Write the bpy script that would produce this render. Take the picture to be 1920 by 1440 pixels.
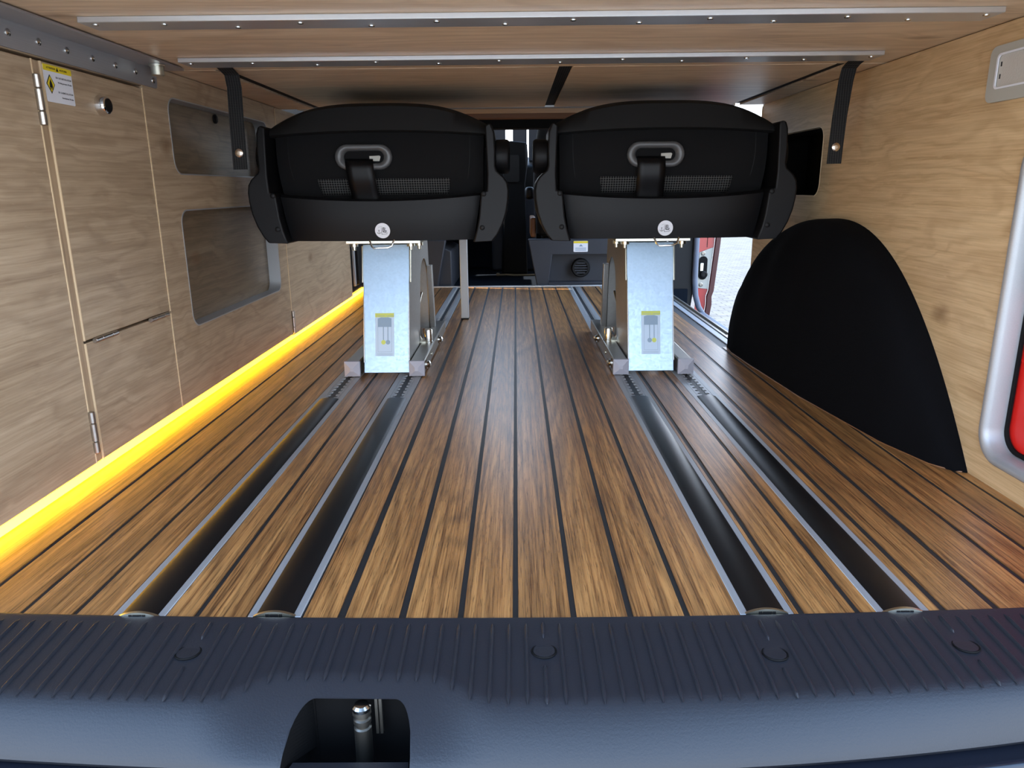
import bpy, bmesh, math, random
from math import sin, cos, pi, radians as R, sqrt
from mathutils import Vector, Matrix
from mathutils.geometry import tessellate_polygon
random.seed(7)
for o in list(bpy.data.objects): bpy.data.objects.remove(o)
sc = bpy.context.scene
COL = sc.collection

# ------------------------------------------------------------------ camera
FPX, PITCH, ROLL, YAW = 1380.0, R(14.9), R(0.55), R(-0.4)
cd = bpy.data.cameras.new('camera'); cam = bpy.data.objects.new('camera', cd); COL.objects.link(cam)
cd.sensor_fit = 'HORIZONTAL'; cd.sensor_width = 36.0; cd.lens = 36.0 * FPX / 1920.0
cd.clip_start = .02; cd.clip_end = 300
_f = Vector((sin(YAW)*cos(PITCH), cos(YAW)*cos(PITCH), -sin(PITCH)))
_r = Vector((cos(YAW), -sin(YAW), 0)); _u = _r.cross(_f)
_r2 = _r*cos(ROLL) - _u*sin(ROLL); _u2 = _u*cos(ROLL) + _r*sin(ROLL)
_m = Matrix((_r2, _u2, -_f)).transposed().to_4x4(); _m.translation = Vector((0, 0, .42))
cam.matrix_world = _m
sc.camera = cam

# ------------------------------------------------------------------ sky, sun, exposure
w = bpy.data.worlds.new('sky'); sc.world = w; w.use_nodes = True
nt = w.node_tree; bg = nt.nodes['Background']
tcw = nt.nodes.new('ShaderNodeTexCoord'); spw = nt.nodes.new('ShaderNodeSeparateXYZ'); rpw = nt.nodes.new('ShaderNodeValToRGB')
nt.links.new(tcw.outputs['Generated'], spw.inputs[0]); nt.links.new(spw.outputs[2], rpw.inputs[0]); nt.links.new(rpw.outputs[0], bg.inputs[0])
_e = rpw.color_ramp.elements; _e[0].position = 0.0; _e[0].color = (.90, .95, 1.0, 1); _e[1].position = .75; _e[1].color = (.36, .60, 1.0, 1)
bg.inputs[1].default_value = 4.8
sd = bpy.data.lights.new('sun', 'SUN'); sd.energy = 12.0; sd.angle = R(1.0); sd.color = (1, .94, .86)   # sun from the left, over the roof
so = bpy.data.objects.new('sun', sd); COL.objects.link(so)
so.rotation_euler = Vector((-cos(R(50))*.985, cos(R(50))*.17, sin(R(50)))).to_track_quat('Z', 'Y').to_euler()
vs = sc.view_settings
vs.view_transform = 'Standard'; vs.look = 'None'; vs.gamma = 1.0; vs.use_curve_mapping = False
vs.exposure = 0.32

# ------------------------------------------------------------------ helpers
def lin(c): return c/12.92 if c <= .04045 else ((c+.055)/1.055)**2.4
def C(r, g, b): return (lin(r/255), lin(g/255), lin(b/255), 1)

def link(o, parent=None):
    COL.objects.link(o)
    if parent is not None: o.parent = parent
    return o

class MB:
    def __init__(s): s.v = []; s.f = []
    def add(s, vs, fs):
        n = len(s.v); s.v += [tuple(p) for p in vs]; s.f += [[i+n for i in f] for f in fs]; return s
    def box(s, x0, x1, y0, y1, z0, z1):
        return s.add([(x0,y0,z0),(x1,y0,z0),(x1,y1,z0),(x0,y1,z0),(x0,y0,z1),(x1,y0,z1),(x1,y1,z1),(x0,y1,z1)],
                     [(0,3,2,1),(4,5,6,7),(0,1,5,4),(1,2,6,5),(2,3,7,6),(3,0,4,7)])
    def lathe(s, c, axis, prof, n=20):
        """prof: (radius, height along axis); closed with caps"""
        ax = Vector(axis).normalized(); a = ax.orthogonal().normalized(); b = ax.cross(a); c = Vector(c)
        vs, fs = [], []
        for (r, h) in prof:
            for k in range(n):
                t = 2*pi*k/n; vs.append(c + ax*h + a*(r*cos(t)) + b*(r*sin(t)))
        m = len(prof)
        for i in range(m-1):
            for k in range(n):
                k2 = (k+1) % n; fs.append((i*n+k, i*n+k2, (i+1)*n+k2, (i+1)*n+k))
        fs.append(tuple(reversed(range(n)))); fs.append(tuple((m-1)*n+k for k in range(n)))
        return s.add(vs, fs)
    def cyl(s, c, axis, r, h, n=20): return s.lathe(c, axis, [(r, 0), (r, h)], n)
    def prism(s, outline, holes, to3, t0, t1):
        """2-D outline with holes, extruded between t0 and t1; to3(a,b,t)->xyz"""
        loops = [list(outline)] + [list(h) for h in holes]
        flat = [p for l in loops for p in l]
        tri = tessellate_polygon([[Vector((a, b, 0)) for a, b in l] for l in loops])
        n = len(flat)
        vs = [to3(a, b, t0) for a, b in flat] + [to3(a, b, t1) for a, b in flat]
        fs = []
        for t in tri:
            fs.append(tuple(t)); fs.append(tuple(i+n for i in reversed(t)))
        k = 0
        for l in loops:
            m = len(l)
            for i in range(m):
                j = (i+1) % m; fs.append((k+i, k+j, k+j+n, k+i+n))
            k += m
        return s.add(vs, fs)
    def tube(s, pts, r, n=10, closed=False):
        pts = [Vector(p) for p in pts]; m = len(pts); vs, fs = [], []; prev = None
        for i, p in enumerate(pts):
            if closed: t = pts[(i+1) % m] - pts[i-1]
            else: t = pts[min(i+1, m-1)] - pts[max(i-1, 0)]
            t.normalize()
            a = (prev - t*prev.dot(t)).normalized() if prev is not None else t.orthogonal().normalized()
            prev = a; b = t.cross(a)
            for k in range(n):
                q = 2*pi*k/n; vs.append(p + a*(r*cos(q)) + b*(r*sin(q)))
        for i in range(m if closed else m-1):
            i2 = (i+1) % m
            for k in range(n):
                k2 = (k+1) % n; fs.append((i*n+k, i*n+k2, i2*n+k2, i2*n+k))
        if not closed:
            fs.append(tuple(reversed(range(n)))); fs.append(tuple((m-1)*n+k for k in range(n)))
        return s.add(vs, fs)
    def grid(s, nu, nv, fn, close_u=False, close_v=False):
        vs = [fn(i/(nu if close_u else nu-1), j/(nv if close_v else nv-1)) for i in range(nu) for j in range(nv)]
        fs = []
        for i in range(nu if close_u else nu-1):
            for j in range(nv if close_v else nv-1):
                i2 = (i+1) % nu; j2 = (j+1) % nv
                fs.append((i*nv+j, i2*nv+j, i2*nv+j2, i*nv+j2))
        if close_v and not close_u:
            fs.append(tuple(range(nv))); fs.append(tuple((nu-1)*nv+j for j in reversed(range(nv))))
        return s.add(vs, fs)
    def slab(s, nu, nv, fn, back):
        """front relief grid plus a flat back at y=back"""
        fr = [Vector(fn(i/(nu-1), j/(nv-1))) for i in range(nu) for j in range(nv)]
        n = nu*nv; vs = fr + [Vector((p.x, back, p.z)) for p in fr]; fs = []
        for i in range(nu-1):
            for j in range(nv-1):
                a = (i*nv+j, (i+1)*nv+j, (i+1)*nv+j+1, i*nv+j+1); fs.append(a); fs.append(tuple(k+n for k in reversed(a)))
        ring = [i*nv for i in range(nu)] + [(nu-1)*nv+j for j in range(1, nv)] + [i*nv+nv-1 for i in range(nu-2, -1, -1)] + [j for j in range(nv-2, 0, -1)]
        for i in range(len(ring)):
            a, b = ring[i], ring[(i+1) % len(ring)]; fs.append((a, a+n, b+n, b))
        return s.add(vs, fs)
    def mesh(s, name, smooth=True, ang=35):
        me = bpy.data.meshes.new(name); me.from_pydata(s.v, [], s.f)
        bm = bmesh.new(); bm.from_mesh(me); bmesh.ops.recalc_face_normals(bm, faces=bm.faces); bm.to_mesh(me); bm.free()
        if smooth:
            for p in me.polygons: p.use_smooth = True
            me.set_sharp_from_angle(angle=R(ang))
        me.update(); return me
    def build(s, name, mat, parent=None, bevel=0, seg=2, smooth=True, ang=35, loc=None):
        me = s.mesh(name, smooth, ang); me.materials.append(mat)
        o = bpy.data.objects.new(name, me); link(o, parent)
        if loc: o.location = loc
        if bevel:
            b = o.modifiers.new('bevel', 'BEVEL'); b.width = bevel; b.segments = seg; b.limit_method = 'ANGLE'; b.angle_limit = R(40)
        return o

def tag(o, label, cat=None, group=None):
    o['label'] = label
    if cat: o['category'] = cat
    if group: o['group'] = group
    return o
def struct(o, label=None, cat=None):
    o['kind'] = 'structure'
    if label: o['label'] = label
    if cat: o['category'] = cat
    return o
def thing(name, loc, label, cat, group=None):
    e = bpy.data.objects.new(name, None); e.empty_display_size = .05; link(e); e.location = loc
    return tag(e, label, cat, group)

def rrect(a0, a1, b0, b1, r, n=8):
    pts = []
    for (ca, cb, t0) in ((a1-r, b1-r, 0), (a0+r, b1-r, pi/2), (a0+r, b0+r, pi), (a1-r, b0+r, 3*pi/2)):
        for k in range(n+1):
            t = t0 + pi/2*k/n; pts.append((ca + r*cos(t), cb + r*sin(t)))
    return pts
def circ(a, b, r, n=24): return [(a + r*cos(2*pi*k/n), b + r*sin(2*pi*k/n)) for k in range(n)]
XYZ = lambda a, b, t: (t, a, b)      # outline in (y,z), extruded along x
XZY = lambda a, b, t: (a, t, b)      # outline in (x,z), extruded along y
XYt = lambda a, b, t: (a, b, t)      # outline in (x,y), extruded along z
def smooth01(x): x = min(1, max(0, x)); return x*x*(3-2*x)

def text_mesh(name, s, size, mat, parent, M, align='LEFT', depth=.0):
    cu = bpy.data.curves.new(name, 'FONT'); cu.body = s; cu.size = size; cu.align_x = align; cu.extrude = .0001; cu.resolution_u = 2
    t = bpy.data.objects.new(name, cu); COL.objects.link(t)
    dg = bpy.context.evaluated_depsgraph_get(); dg.update()
    me = bpy.data.meshes.new_from_object(t.evaluated_get(dg)); bpy.data.objects.remove(t)
    me.transform(M); me.materials.clear(); me.materials.append(mat)
    o = bpy.data.objects.new(name, me); return link(o, parent)

# ------------------------------------------------------------------ materials
class NM:
    def __init__(s, name):
        s.m = bpy.data.materials.new(name); s.m.use_nodes = True; s.t = s.m.node_tree
        s.b = s.t.nodes['Principled BSDF']
    def n(s, typ, **kw):
        x = s.t.nodes.new('ShaderNode'+typ)
        for k, v in kw.items(): setattr(x, k, v)
        return x
    def l(s, a, b): s.t.links.new(a, b)
    def coords(s, scale, rnd=0, rot=(0,0,0)):
        tc = s.n('TexCoord'); out = tc.outputs['Object']
        if rnd:
            oi = s.n('ObjectInfo'); c = s.n('CombineXYZ'); mm = s.n('Math', operation='MULTIPLY'); mm.inputs[1].default_value = rnd
            s.l(oi.outputs['Random'], mm.inputs[0])
            for k in range(3): s.l(mm.outputs[0], c.inputs[k])
            a = s.n('VectorMath', operation='ADD'); s.l(out, a.inputs[0]); s.l(c.outputs[0], a.inputs[1]); out = a.outputs[0]
        mp = s.n('Mapping'); s.l(out, mp.inputs[0]); mp.inputs['Scale'].default_value = scale; mp.inputs['Rotation'].default_value = rot
        return mp.outputs[0]
    def noise(s, vec, scale=1, detail=3, rough=.5, dist=0):
        x = s.n('TexNoise'); s.l(vec, x.inputs['Vector']); x.inputs['Scale'].default_value = scale
        x.inputs['Detail'].default_value = detail; x.inputs['Roughness'].default_value = rough; x.inputs['Distortion'].default_value = dist
        return x.outputs['Fac']
    def math(s, op, a, b=None):
        x = s.n('Math', operation=op)
        for i, q in enumerate((a, b)):
            if q is None: continue
            if isinstance(q, (int, float)): x.inputs[i].default_value = q
            else: s.l(q, x.inputs[i])
        return x.outputs[0]
    def ramp(s, fac, stops):
        x = s.n('ValToRGB'); s.l(fac, x.inputs[0]); e = x.color_ramp.elements
        while len(e) < len(stops): e.new(.5)
        for k, (p, c) in enumerate(stops): e[k].position = p; e[k].color = c
        return x.outputs[0]
    def mix(s, fac, a, b, mode='MIX'):
        x = s.n('Mix', data_type='RGBA', blend_type=mode)
        for i, q in ((0, fac), (6, a), (7, b)):
            if isinstance(q, (int, float)): x.inputs[i].default_value = q
            elif isinstance(q, tuple): x.inputs[i].default_value = q
            else: s.l(q, x.inputs[i])
        return x.outputs[2]
    def bump(s, h, strength=.2, dist=.001):
        x = s.n('Bump'); x.inputs['Strength'].default_value = strength; x.inputs['Distance'].default_value = dist
        s.l(h, x.inputs['Height']); s.l(x.outputs[0], s.b.inputs['Normal'])
    def col(s, c):
        if isinstance(c, tuple): s.b.inputs['Base Color'].default_value = c
        else: s.l(c, s.b.inputs['Base Color'])
    def set(s, rough=.5, metal=0, spec=.5, coat=0, coat_r=.1, sheen=0):
        s.b.inputs['Roughness'].default_value = rough; s.b.inputs['Metallic'].default_value = metal
        s.b.inputs['Specular IOR Level'].default_value = spec
        s.b.inputs['Coat Weight'].default_value = coat; s.b.inputs['Coat Roughness'].default_value = coat_r
        s.b.inputs['Sheen Weight'].default_value = sheen
        return s

def plain(name, c, rough=.5, metal=0, spec=.5, bump=None, var=.12, **kw):
    q = NM(name); q.set(rough, metal, spec, **kw)
    v = q.coords((1,1,1)); f = q.noise(v, 9, 3)
    q.col(q.mix(f, tuple([x*(1-var) for x in c[:3]]+[1]), tuple([min(1, x*(1+var)) for x in c[:3]]+[1])))
    if bump: q.bump(q.noise(v, bump[0], 3, .6), bump[1], bump[2])
    return q.m

def oak(name, along, light=C(206,182,148), mid=C(182,155,120), dark=C(140,112,82), rough=.42, spec=.35, freq=1.0):
    """pale oak laminate, grain along axis 0/1/2"""
    q = NM(name); q.set(rough, 0, spec)
    sc_ = [1.0]*3
    def S(al, ac): t = [ac]*3; t[along] = al; return tuple(t)
    wv = q.noise(q.coords(S(2.2, 3.5)), 2.0, 3, .5)
    def warp(al, ac, k):
        v0 = q.coords(S(al, ac)); ad = q.n('VectorMath', operation='ADD'); cc = q.n('CombineXYZ'); mm = q.math('MULTIPLY', wv, k)
        for i in range(3): q.l(mm, cc.inputs[i])
        q.l(v0, ad.inputs[0]); q.l(cc.outputs[0], ad.inputs[1]); return ad.outputs[0]
    big = q.noise(warp(.8, 5.2, .35), 1.5*freq, 2, .45, .3)
    rings = q.math('MULTIPLY', q.math('ADD', q.math('SINE', q.math('MULTIPLY', big, 85)), 1), .5)
    streak = q.noise(warp(2.0, 52, .9), 1.5, 6, .70, .1)
    fibre = q.noise(warp(8, 380, 2.5), 1.0, 3, .6)
    fleck = q.noise(q.coords(S(38, 190)), 1.0, 2, .5)
    cloud = q.noise(q.coords(S(1.1, 3.4)), 2.0, 2)
    c1 = q.ramp(streak, [(.32, dark), (.47, mid), (.66, light)])
    c2 = q.mix(q.math('MULTIPLY', q.math('POWER', rings, 2.5), .55), c1, dark)
    c3 = q.mix(.30, c2, q.ramp(fibre, [(.34, dark), (.60, light)]))
    c3 = q.mix(q.math('MULTIPLY', q.ramp(fleck, [(.66, (0,0,0,1)), (.74, (1,1,1,1))]), .28), c3, light)
    c4 = q.mix(.25, c3, q.ramp(cloud, [(.3, mid), (.7, light)]))
    # knots: sparse small dark eyes
    v = q.n('TexVoronoi'); v.inputs['Scale'].default_value = 1.0; v.inputs['Randomness'].default_value = 1
    q.l(q.coords(S(3.1, 5.2)), v.inputs['Vector'])
    kd = q.math('ADD', v.outputs['Distance'], q.math('MULTIPLY', q.math('SUBTRACT', q.noise(q.coords(S(30, 60)), 1, 2), .5), .08))
    kn = q.ramp(kd, [(.0, (1,1,1,1)), (.045, (.55,.55,.55,1)), (.10, (.0,.0,.0,1))])
    q.col(q.mix(q.math('MULTIPLY', kn, .75), c4, C(104,72,44)))
    q.bump(q.math('ADD', q.math('MULTIPLY', fibre, .7), streak), .12, .0006)
    return q.m

def teak(name):
    q = NM(name); q.set(.35, 0, .75)
    tc = q.coords((1,1,1), 37)
    def S(ac, al):
        mp = q.n('Mapping'); q.l(tc, mp.inputs[0]); mp.inputs['Scale'].default_value = (ac, al, ac); return mp.outputs[0]
    big = q.noise(S(10, .80), 1.0, 2, .45, .5)
    rings = q.math('MULTIPLY', q.math('ADD', q.math('SINE', q.math('MULTIPLY', big, 95)), 1), .5)
    streak = q.noise(S(120, 1.3), 1.0, 5, .66, .35)
    fibre = q.noise(S(560, 12), 1.0, 3, .6)
    pores = q.noise(S(900, 40), 1.0, 2, .5)
    cloud = q.noise(S(16, 2.2), 1.0, 3, .55, .9)
    a, b, c, d = C(194,140,82), C(162,109,60), C(122,78,42), C(72,44,25)
    c1 = q.ramp(streak, [(.36, d), (.43, c), (.50, b), (.60, a)])
    c2 = q.mix(q.math('MULTIPLY', q.math('POWER', rings, 1.7), .62), c1, d)
    c3 = q.mix(q.math('MULTIPLY', q.ramp(cloud, [(.50, (0,0,0,1)), (.70, (1,1,1,1))]), .60), c2, d)
    c4 = q.mix(.38, c3, q.ramp(fibre, [(.36, d), (.56, a)]))
    c5 = q.mix(q.ramp(pores, [(.30, (.7,.7,.7,1)), (.40, (0,0,0,1))]), c4, d)
    q.col(c5)
    emb = q.noise(S(900, 420), 1.0, 2, .5)
    q.bump(q.math('ADD', q.math('MULTIPLY', fibre, .6), emb), .22, .0006)
    return q.m

def metal(name, c, rough=.3, brushed=None, spangle=False, metallic=1.0):
    q = NM(name); q.set(rough, metallic, .5)
    if spangle:
        v = q.n('TexVoronoi'); v.inputs['Scale'].default_value = 240; q.l(q.coords((1,1,1)), v.inputs['Vector'])
        sp = q.n('SeparateColor'); q.l(v.outputs['Color'], sp.inputs[0])
        f = q.math('MULTIPLY', q.math('ADD', sp.outputs[0], q.noise(q.coords((1,1,1)), 60, 3)), .5)
        q.col(q.mix(f, tuple([x*.88 for x in c[:3]]+[1]), c))
        q.l(q.math('ADD', q.math('MULTIPLY', sp.outputs[1], .08), rough-.03), q.b.inputs['Roughness'])
    else:
        sx = [40, 40, 40]
        if brushed is not None: sx = [700]*3; sx[brushed] = 6
        f = q.noise(q.coords(tuple(sx)), 1, 3, .6)
        q.col(q.mix(f, tuple([x*.82 for x in c[:3]]+[1]), c))
        q.bump(f, .06, .0004)
    return q.m

def emit(name, c, s):
    q = NM(name); q.col((0.8,.7,.5,1)); q.b.inputs['Emission Color'].default_value = c; q.b.inputs['Emission Strength'].default_value = s; q.set(.4); return q.m

def weave(name, c1, c2, scale, rough=.85):
    q = NM(name); q.set(rough, 0, .25)
    v = q.coords((1,1,1)); sx = q.n('SeparateXYZ'); q.l(v, sx.inputs[0])
    a = q.math('SINE', q.math('MULTIPLY', sx.outputs[0], scale[0])); b = q.math('SINE', q.math('MULTIPLY', sx.outputs[2], scale[1]))
    h = q.math('MAXIMUM', a, b)
    q.col(q.mix(q.ramp(h, [(.80, (0,0,0,1)), (.97, (1,1,1,1))]), c1, c2)); q.bump(h, .3, .0008); return q.m

M_ = {}
M_['oak_y'] = oak('oak_grain_lengthwise', 1, light=C(192,170,142), mid=C(170,147,118), dark=C(128,104,80))  # same oak toned down and greyed; the dimmer left side is in the colour
M_['oak_r'] = oak('lit_oak_lengthwise', 1, light=C(224,196,154), mid=C(202,170,126), dark=C(158,124,84))  # same oak lightened and warmed; the brighter right side is in the colour
M_['oak_x'] = oak('oak_grain_crosswise', 0, light=C(228,206,176), mid=C(208,180,146), dark=C(164,134,102))
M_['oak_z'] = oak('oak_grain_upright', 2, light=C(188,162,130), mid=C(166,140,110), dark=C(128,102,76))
M_['oak_edge'] = plain('pale_edge_band', C(222,196,158), .45, var=.06)
M_['teak'] = teak('teak_plank')
M_['caulk'] = plain('black_caulk', C(34,36,38), .5, bump=(900, .15, .0004))
M_['alu'] = metal('brushed_aluminium', C(178,180,182), .45, 1, metallic=.45)
M_['alu_x'] = metal('brushed_aluminium_crosswise', C(214,216,218), .34, 0, metallic=.75)
M_['steel'] = metal('bright_steel', C(222,222,218), .18)
M_['steel_dark'] = metal('worn_steel', C(150,146,138), .38)
M_['angle'] = metal('grey_steel_angle', C(176,176,178), .42, 1, metallic=.6)
M_['galv'] = metal('galvanised_steel', C(172,194,214), .45, spangle=True)
M_['galv2'] = metal('galvanised_side', C(170,170,168), .40, spangle=True)
M_['zinc'] = metal('pale_zinc', C(232,232,216), .30)
M_['hinge'] = metal('satin_hinge_steel', C(196,192,186), .32)
M_['chrome'] = metal('chrome', C(235,235,235), .08)
M_['brass_snap'] = metal('pale_snap_metal', C(228,214,196), .22)
M_['blk'] = plain('black_plastic', C(13,13,15), .50, spec=.26, bump=(1400, .12, .0003))
M_['blk_matte'] = plain('matte_black_plastic', C(18,19,21), .6, spec=.35)
M_['cover'] = plain('black_rail_cover', C(15,15,16), .36, spec=.40, bump=(300, .04, .0004))
M_['fabric'] = plain('black_seat_cloth', C(19,19,20), .9, spec=.18, bump=(2200, .25, .0004), sheen=.02)
M_['leather'] = plain('black_leatherette', C(20,21,22), .62, spec=.3, bump=(1500, .15, .0004))
M_['mesh'] = weave('seat_net', C(14,14,15), C(92,92,90), (1150, 1250))
M_['web'] = weave('black_webbing', C(20,20,21), C(58,57,56), (1400, 2600))
M_['belt'] = plain('shiny_black_belt', C(7,7,9), .42, spec=.25)
M_['felt'] = plain('black_felt', C(13,13,15), 1.0, spec=.06, bump=(800, .5, .0012))
M_['grey'] = plain('grey_plastic', C(150,150,152), .45)
M_['bezel'] = plain('grey_bezel', C(82,83,84), .32, spec=.5)
M_['cap'] = plain('lilac_grey_end_cap', C(160,160,170), .42)
M_['sill'] = plain('dark_sill_plastic', C(30,33,40), .48, spec=.5, bump=(520, .35, .0006))
M_['bumper'] = plain('smooth_black_bumper', C(24,28,38), .22, spec=.5)
M_['black'] = plain('deep_black', C(7,7,8), .7, spec=.2)
M_['white'] = plain('white_sticker', C(228,230,236), .4, var=.02)
M_['pale'] = plain('pale_blue_sticker', C(186,206,226), .4, var=.03)
M_['inst'] = plain('grey_blue_print', C(132,156,178), .45, var=.03)
M_['yellow'] = plain('yellow_print', C(232,208,40), .45, var=.03)
M_['olive'] = plain('faded_yellow_print', C(196,206,92), .45, var=.03)
M_['ink'] = plain('black_ink', C(22,22,24), .5)
M_['lampgrey'] = plain('warm_grey_lamp_housing', C(176,174,164), .5, var=.03)
M_['lens'] = plain('frosted_lens', C(196,192,184), .25, var=.05, bump=(380, .5, .001))
M_['red'] = plain('red_plastic', C(214,34,28), .42, var=.04)
M_['redpaint'] = plain('red_car_paint', C(176,42,34), .25, coat=.6, var=.05)
M_['maroon'] = plain('dark_red_edge', C(70,20,20), .4)
M_['carpet'] = plain('dark_blue_carpet', C(18,24,32), .95, spec=.1, bump=(600, .5, .002))
M_['dash'] = plain('charcoal_trim', C(52,54,60), .6, spec=.35, bump=(700, .2, .0005))
M_['step'] = plain('blue_grey_step', C(96,104,120), .55)
M_['oak_dark'] = oak('dark_oak_board', 1, light=C(140,122,98), mid=C(114,97,76), dark=C(78,64,48), rough=.42, spec=.4)  # darker brown oak tone for the niche back boards
M_['led'] = emit('amber_led', (1.0, .50, .003, 1), 17.0)
_b = NM('translucent_blind'); _b.col(C(120,132,146)); _b.set(.8, 0, .2)
_t = _b.n('BsdfTranslucent'); _t.inputs[0].default_value = (.20, .25, .29, 1); _x = _b.n('MixShader'); _x.inputs[0].default_value = .5
_b.l(_b.b.outputs[0], _x.inputs[1]); _b.l(_t.outputs[0], _x.inputs[2]); _b.l(_x.outputs[0], _b.t.nodes['Material Output'].inputs[0]); M_['blind'] = _b.m
M_['cord'] = plain('tan_cord', C(150,132,104), .7)
M_['copper'] = plain('brown_trim', C(120,78,44), .5)

def pav(k=1.0, name='grey_paving'):
    q = NM(name); q.set(.85, 0, .2)
    def C(r, g, b): t = globals()['C'](r, g, b); return (t[0]*k, t[1]*k, t[2]*k, 1)
    v = q.coords((1,1,1)); br = q.n('TexBrick'); q.l(v, br.inputs['Vector']); br.inputs['Scale'].default_value = 4.0
    br.inputs['Color1'].default_value = C(164,162,157); br.inputs['Color2'].default_value = C(142,140,136); br.inputs['Mortar'].default_value = C(92,90,86)
    br.inputs['Mortar Size'].default_value = .02
    q.col(q.mix(.30, br.outputs['Color'], q.ramp(q.noise(v, 7.0, 5, .7), [(.35, C(120,118,113)), (.65, C(184,182,177))])))
    q.bump(q.noise(v, 40, 4), .3, .004); return q.m
M_['pav'] = pav(); M_['pav_dimmed'] = pav(.34, 'dimmed_paving')  # second copy: same paving darkened to hold down the bright outdoor light

# ================================================================== SETTING
CZ = .635            # underside of the bed boards
XL, XR = -.64, .676  # faces of the side cabinets / wall
GZ = -.52            # ground outside
g = MB().box(-40, 40, -30, 50, GZ-.2, GZ).build('ground', M_['pav'], smooth=False)
struct(g, 'pale paved yard around the van', 'ground')
g = MB().box(1.15, 14, 2.2, 30, GZ+.001, GZ+.012).build('ground_dimmed', M_['pav_dimmed'], smooth=False)
struct(g, 'paving strip darkened against the bright light, seen through the open side door', 'paving')
# van shell
s = MB().box(-.86, -.72, .45, 3.30, -.45, 1.32); s.box(-.86, -.72, 3.30, 4.45, -.45, .60)
struct(s.build('wall_left', M_['blk_matte'], smooth=False), 'dark van body side behind the oak cabinet', 'wall')
s = MB().box(-.86, .90, .40, 4.15, 1.32, 1.38)
struct(s.build('ceiling', M_['blk_matte'], smooth=False), 'dark van roof above the bed', 'ceiling')
tg = MB().prism([(.42, 1.395), (-.60, 1.80), (-.66, 1.86), (-.62, 1.90), (.42, 1.45)], [], XYZ, -.82, .82)  # tailgate out of view, added to hold back sky light at the rear
struct(tg.build('tailgate_shade', M_['dash'], bevel=.01), 'unseen raised tailgate added to shade the rear opening', 'tailgate')
# floor: black caulk bed with single planks on it
fb = MB().box(-.72, .575, .642, 3.243, -.05, -.0015); fb.box(.575, .79, .642, 2.13, -.05, -.0015)
floor = struct(fb.build('floor', M_['caulk'], smooth=False), 'teak plank floor with black caulk seams', 'floor')
planks = [(-.700,-.578),(-.572,-.518),(-.512,-.461),(-.455,-.4175),(-.361,-.333),(-.327,-.2788),
          (-.2195,-.185),(-.1765,-.122),(-.1145,-.0622),(-.056,-.0063),(-.0004,.0526),(.0588,.1099),(.1163,.1675),(.1739,.2243),
          (.2795,.284),(.291,.3417),(.3482,.3665),(.4148,.4295),(.4375,.4849),(.4931,.5485),(.5555,.5985),(.6055,.657),(.6635,.700)]
for (a, b) in planks:
    y1 = 3.245 if b < .55 else 1.95 if b < .6 else 2.12
    wd = b-a; ln = y1-.643
    m = MB().box(-wd/2, wd/2, 0, ln, -.0015, .0)
    o = m.build('plank', M_['teak'], floor, smooth=False, loc=((a+b)/2, .643, 0))
o = MB().box(-.70, .585, 3.245, 3.262, -.06, .004).build('trim_1', M_['alu_x'], bevel=.001)
struct(o, 'pale aluminium edge strip closing the far end of the plank floor', 'trim')
o = MB().box(.5755, .596, 1.93, 3.25, -.04, .002); 
struct(o.build('trim_2', M_['alu'], bevel=.001), 'flat aluminium floor edge at the side door', 'trim')
o = MB().box(.598, .606, 1.93, 3.22, -.06, .004).box(.606, .622, 1.93, 3.22, -.06, -.004).box(.622, .628, 1.93, 3.22, -.06, .003)
struct(o.build('trim_3', M_['steel_dark'], bevel=.001), 'grey channelled sill rail at the side door', 'trim')

# right wall: oak panel with niche and hatch cut-outs
niche = rrect(1.70, 2.06, .397, .545, .028)
hatch = rrect(.608, 1.0115, .0458, .478, .036)
wr = MB().prism([(.56, .0), (2.135, .0), (2.135, CZ-.0012), (.56, CZ-.0012)], [niche, hatch], XYZ, XR, XR+.016)
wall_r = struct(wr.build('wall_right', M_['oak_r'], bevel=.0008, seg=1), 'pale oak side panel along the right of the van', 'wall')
MB().prism(rrect(1.6985, 2.0615, .3955, .5465, .0295), [rrect(1.7005, 2.0595, .3975, .5445, .0275)], XYZ, XR-.0008, XR+.016).build('edge_band', M_['oak_edge'], wall_r)
nb = MB()
nb.prism(rrect(1.695, 2.065, .392, .55, .03), [niche], XYZ, XR+.0165, XR+.105)
nb.box(XR+.105, XR+.11, 1.69, 2.07, .385, .555)
o = nb.build('niche_lining', M_['black'], wall_r); tag(o, 'black lining of the cupboard niche')
MB().box(XR-.0012, XR+.014, 2.1352, 2.1375, 0, CZ-.006).build('edge_band', M_['oak_edge'], wall_r)
# side body behind right panel
s = MB().box(.80, .86, .45, 2.16, -.45, -.06); s.box(.80, .86, .45, 2.16, -.06, 1.32)
struct(s.build('wall_back', M_['blk_matte'], smooth=False), 'dark van body side behind the oak panel', 'wall')

# ================================================================== BED BOARDS
bed = thing('bed_board', (0, 1.0, CZ), 'near oak bed board overhead carrying two aluminium strips', 'bed board')
MB().box(-.70, XR+.05, -.42, .455, 0, .018).build('board', M_['oak_x'], bed, bevel=.001)
for (x0, x1, y0, y1, n) in ((-.553, .617, .015, .066, 14), (-.562, .614, .322, .380, 12)):
    p = MB().box(x0, x1, y0, y1, -.0075, 0).build('aluminium_strip', M_['alu_x'], bed, bevel=.001)
    sm = None
    for k in range(n):
        x = x0+.016 + (x1-x0-.032)*k/(n-1); y = y0 + (.016 if k % 2 else .037)
        if k in (0, n-1): y = y0+.014
        if sm is None:
            q = MB().lathe((0,0,0), (0,0,-1), [(.0042,0),(.0040,.0010),(.0018,.0013)], 12); sm = q.mesh('screw'); sm.materials.append(M_['steel'])
        o = bpy.data.objects.new('screw', sm); link(o, p); o.location = (x, y, -.0075)
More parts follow.
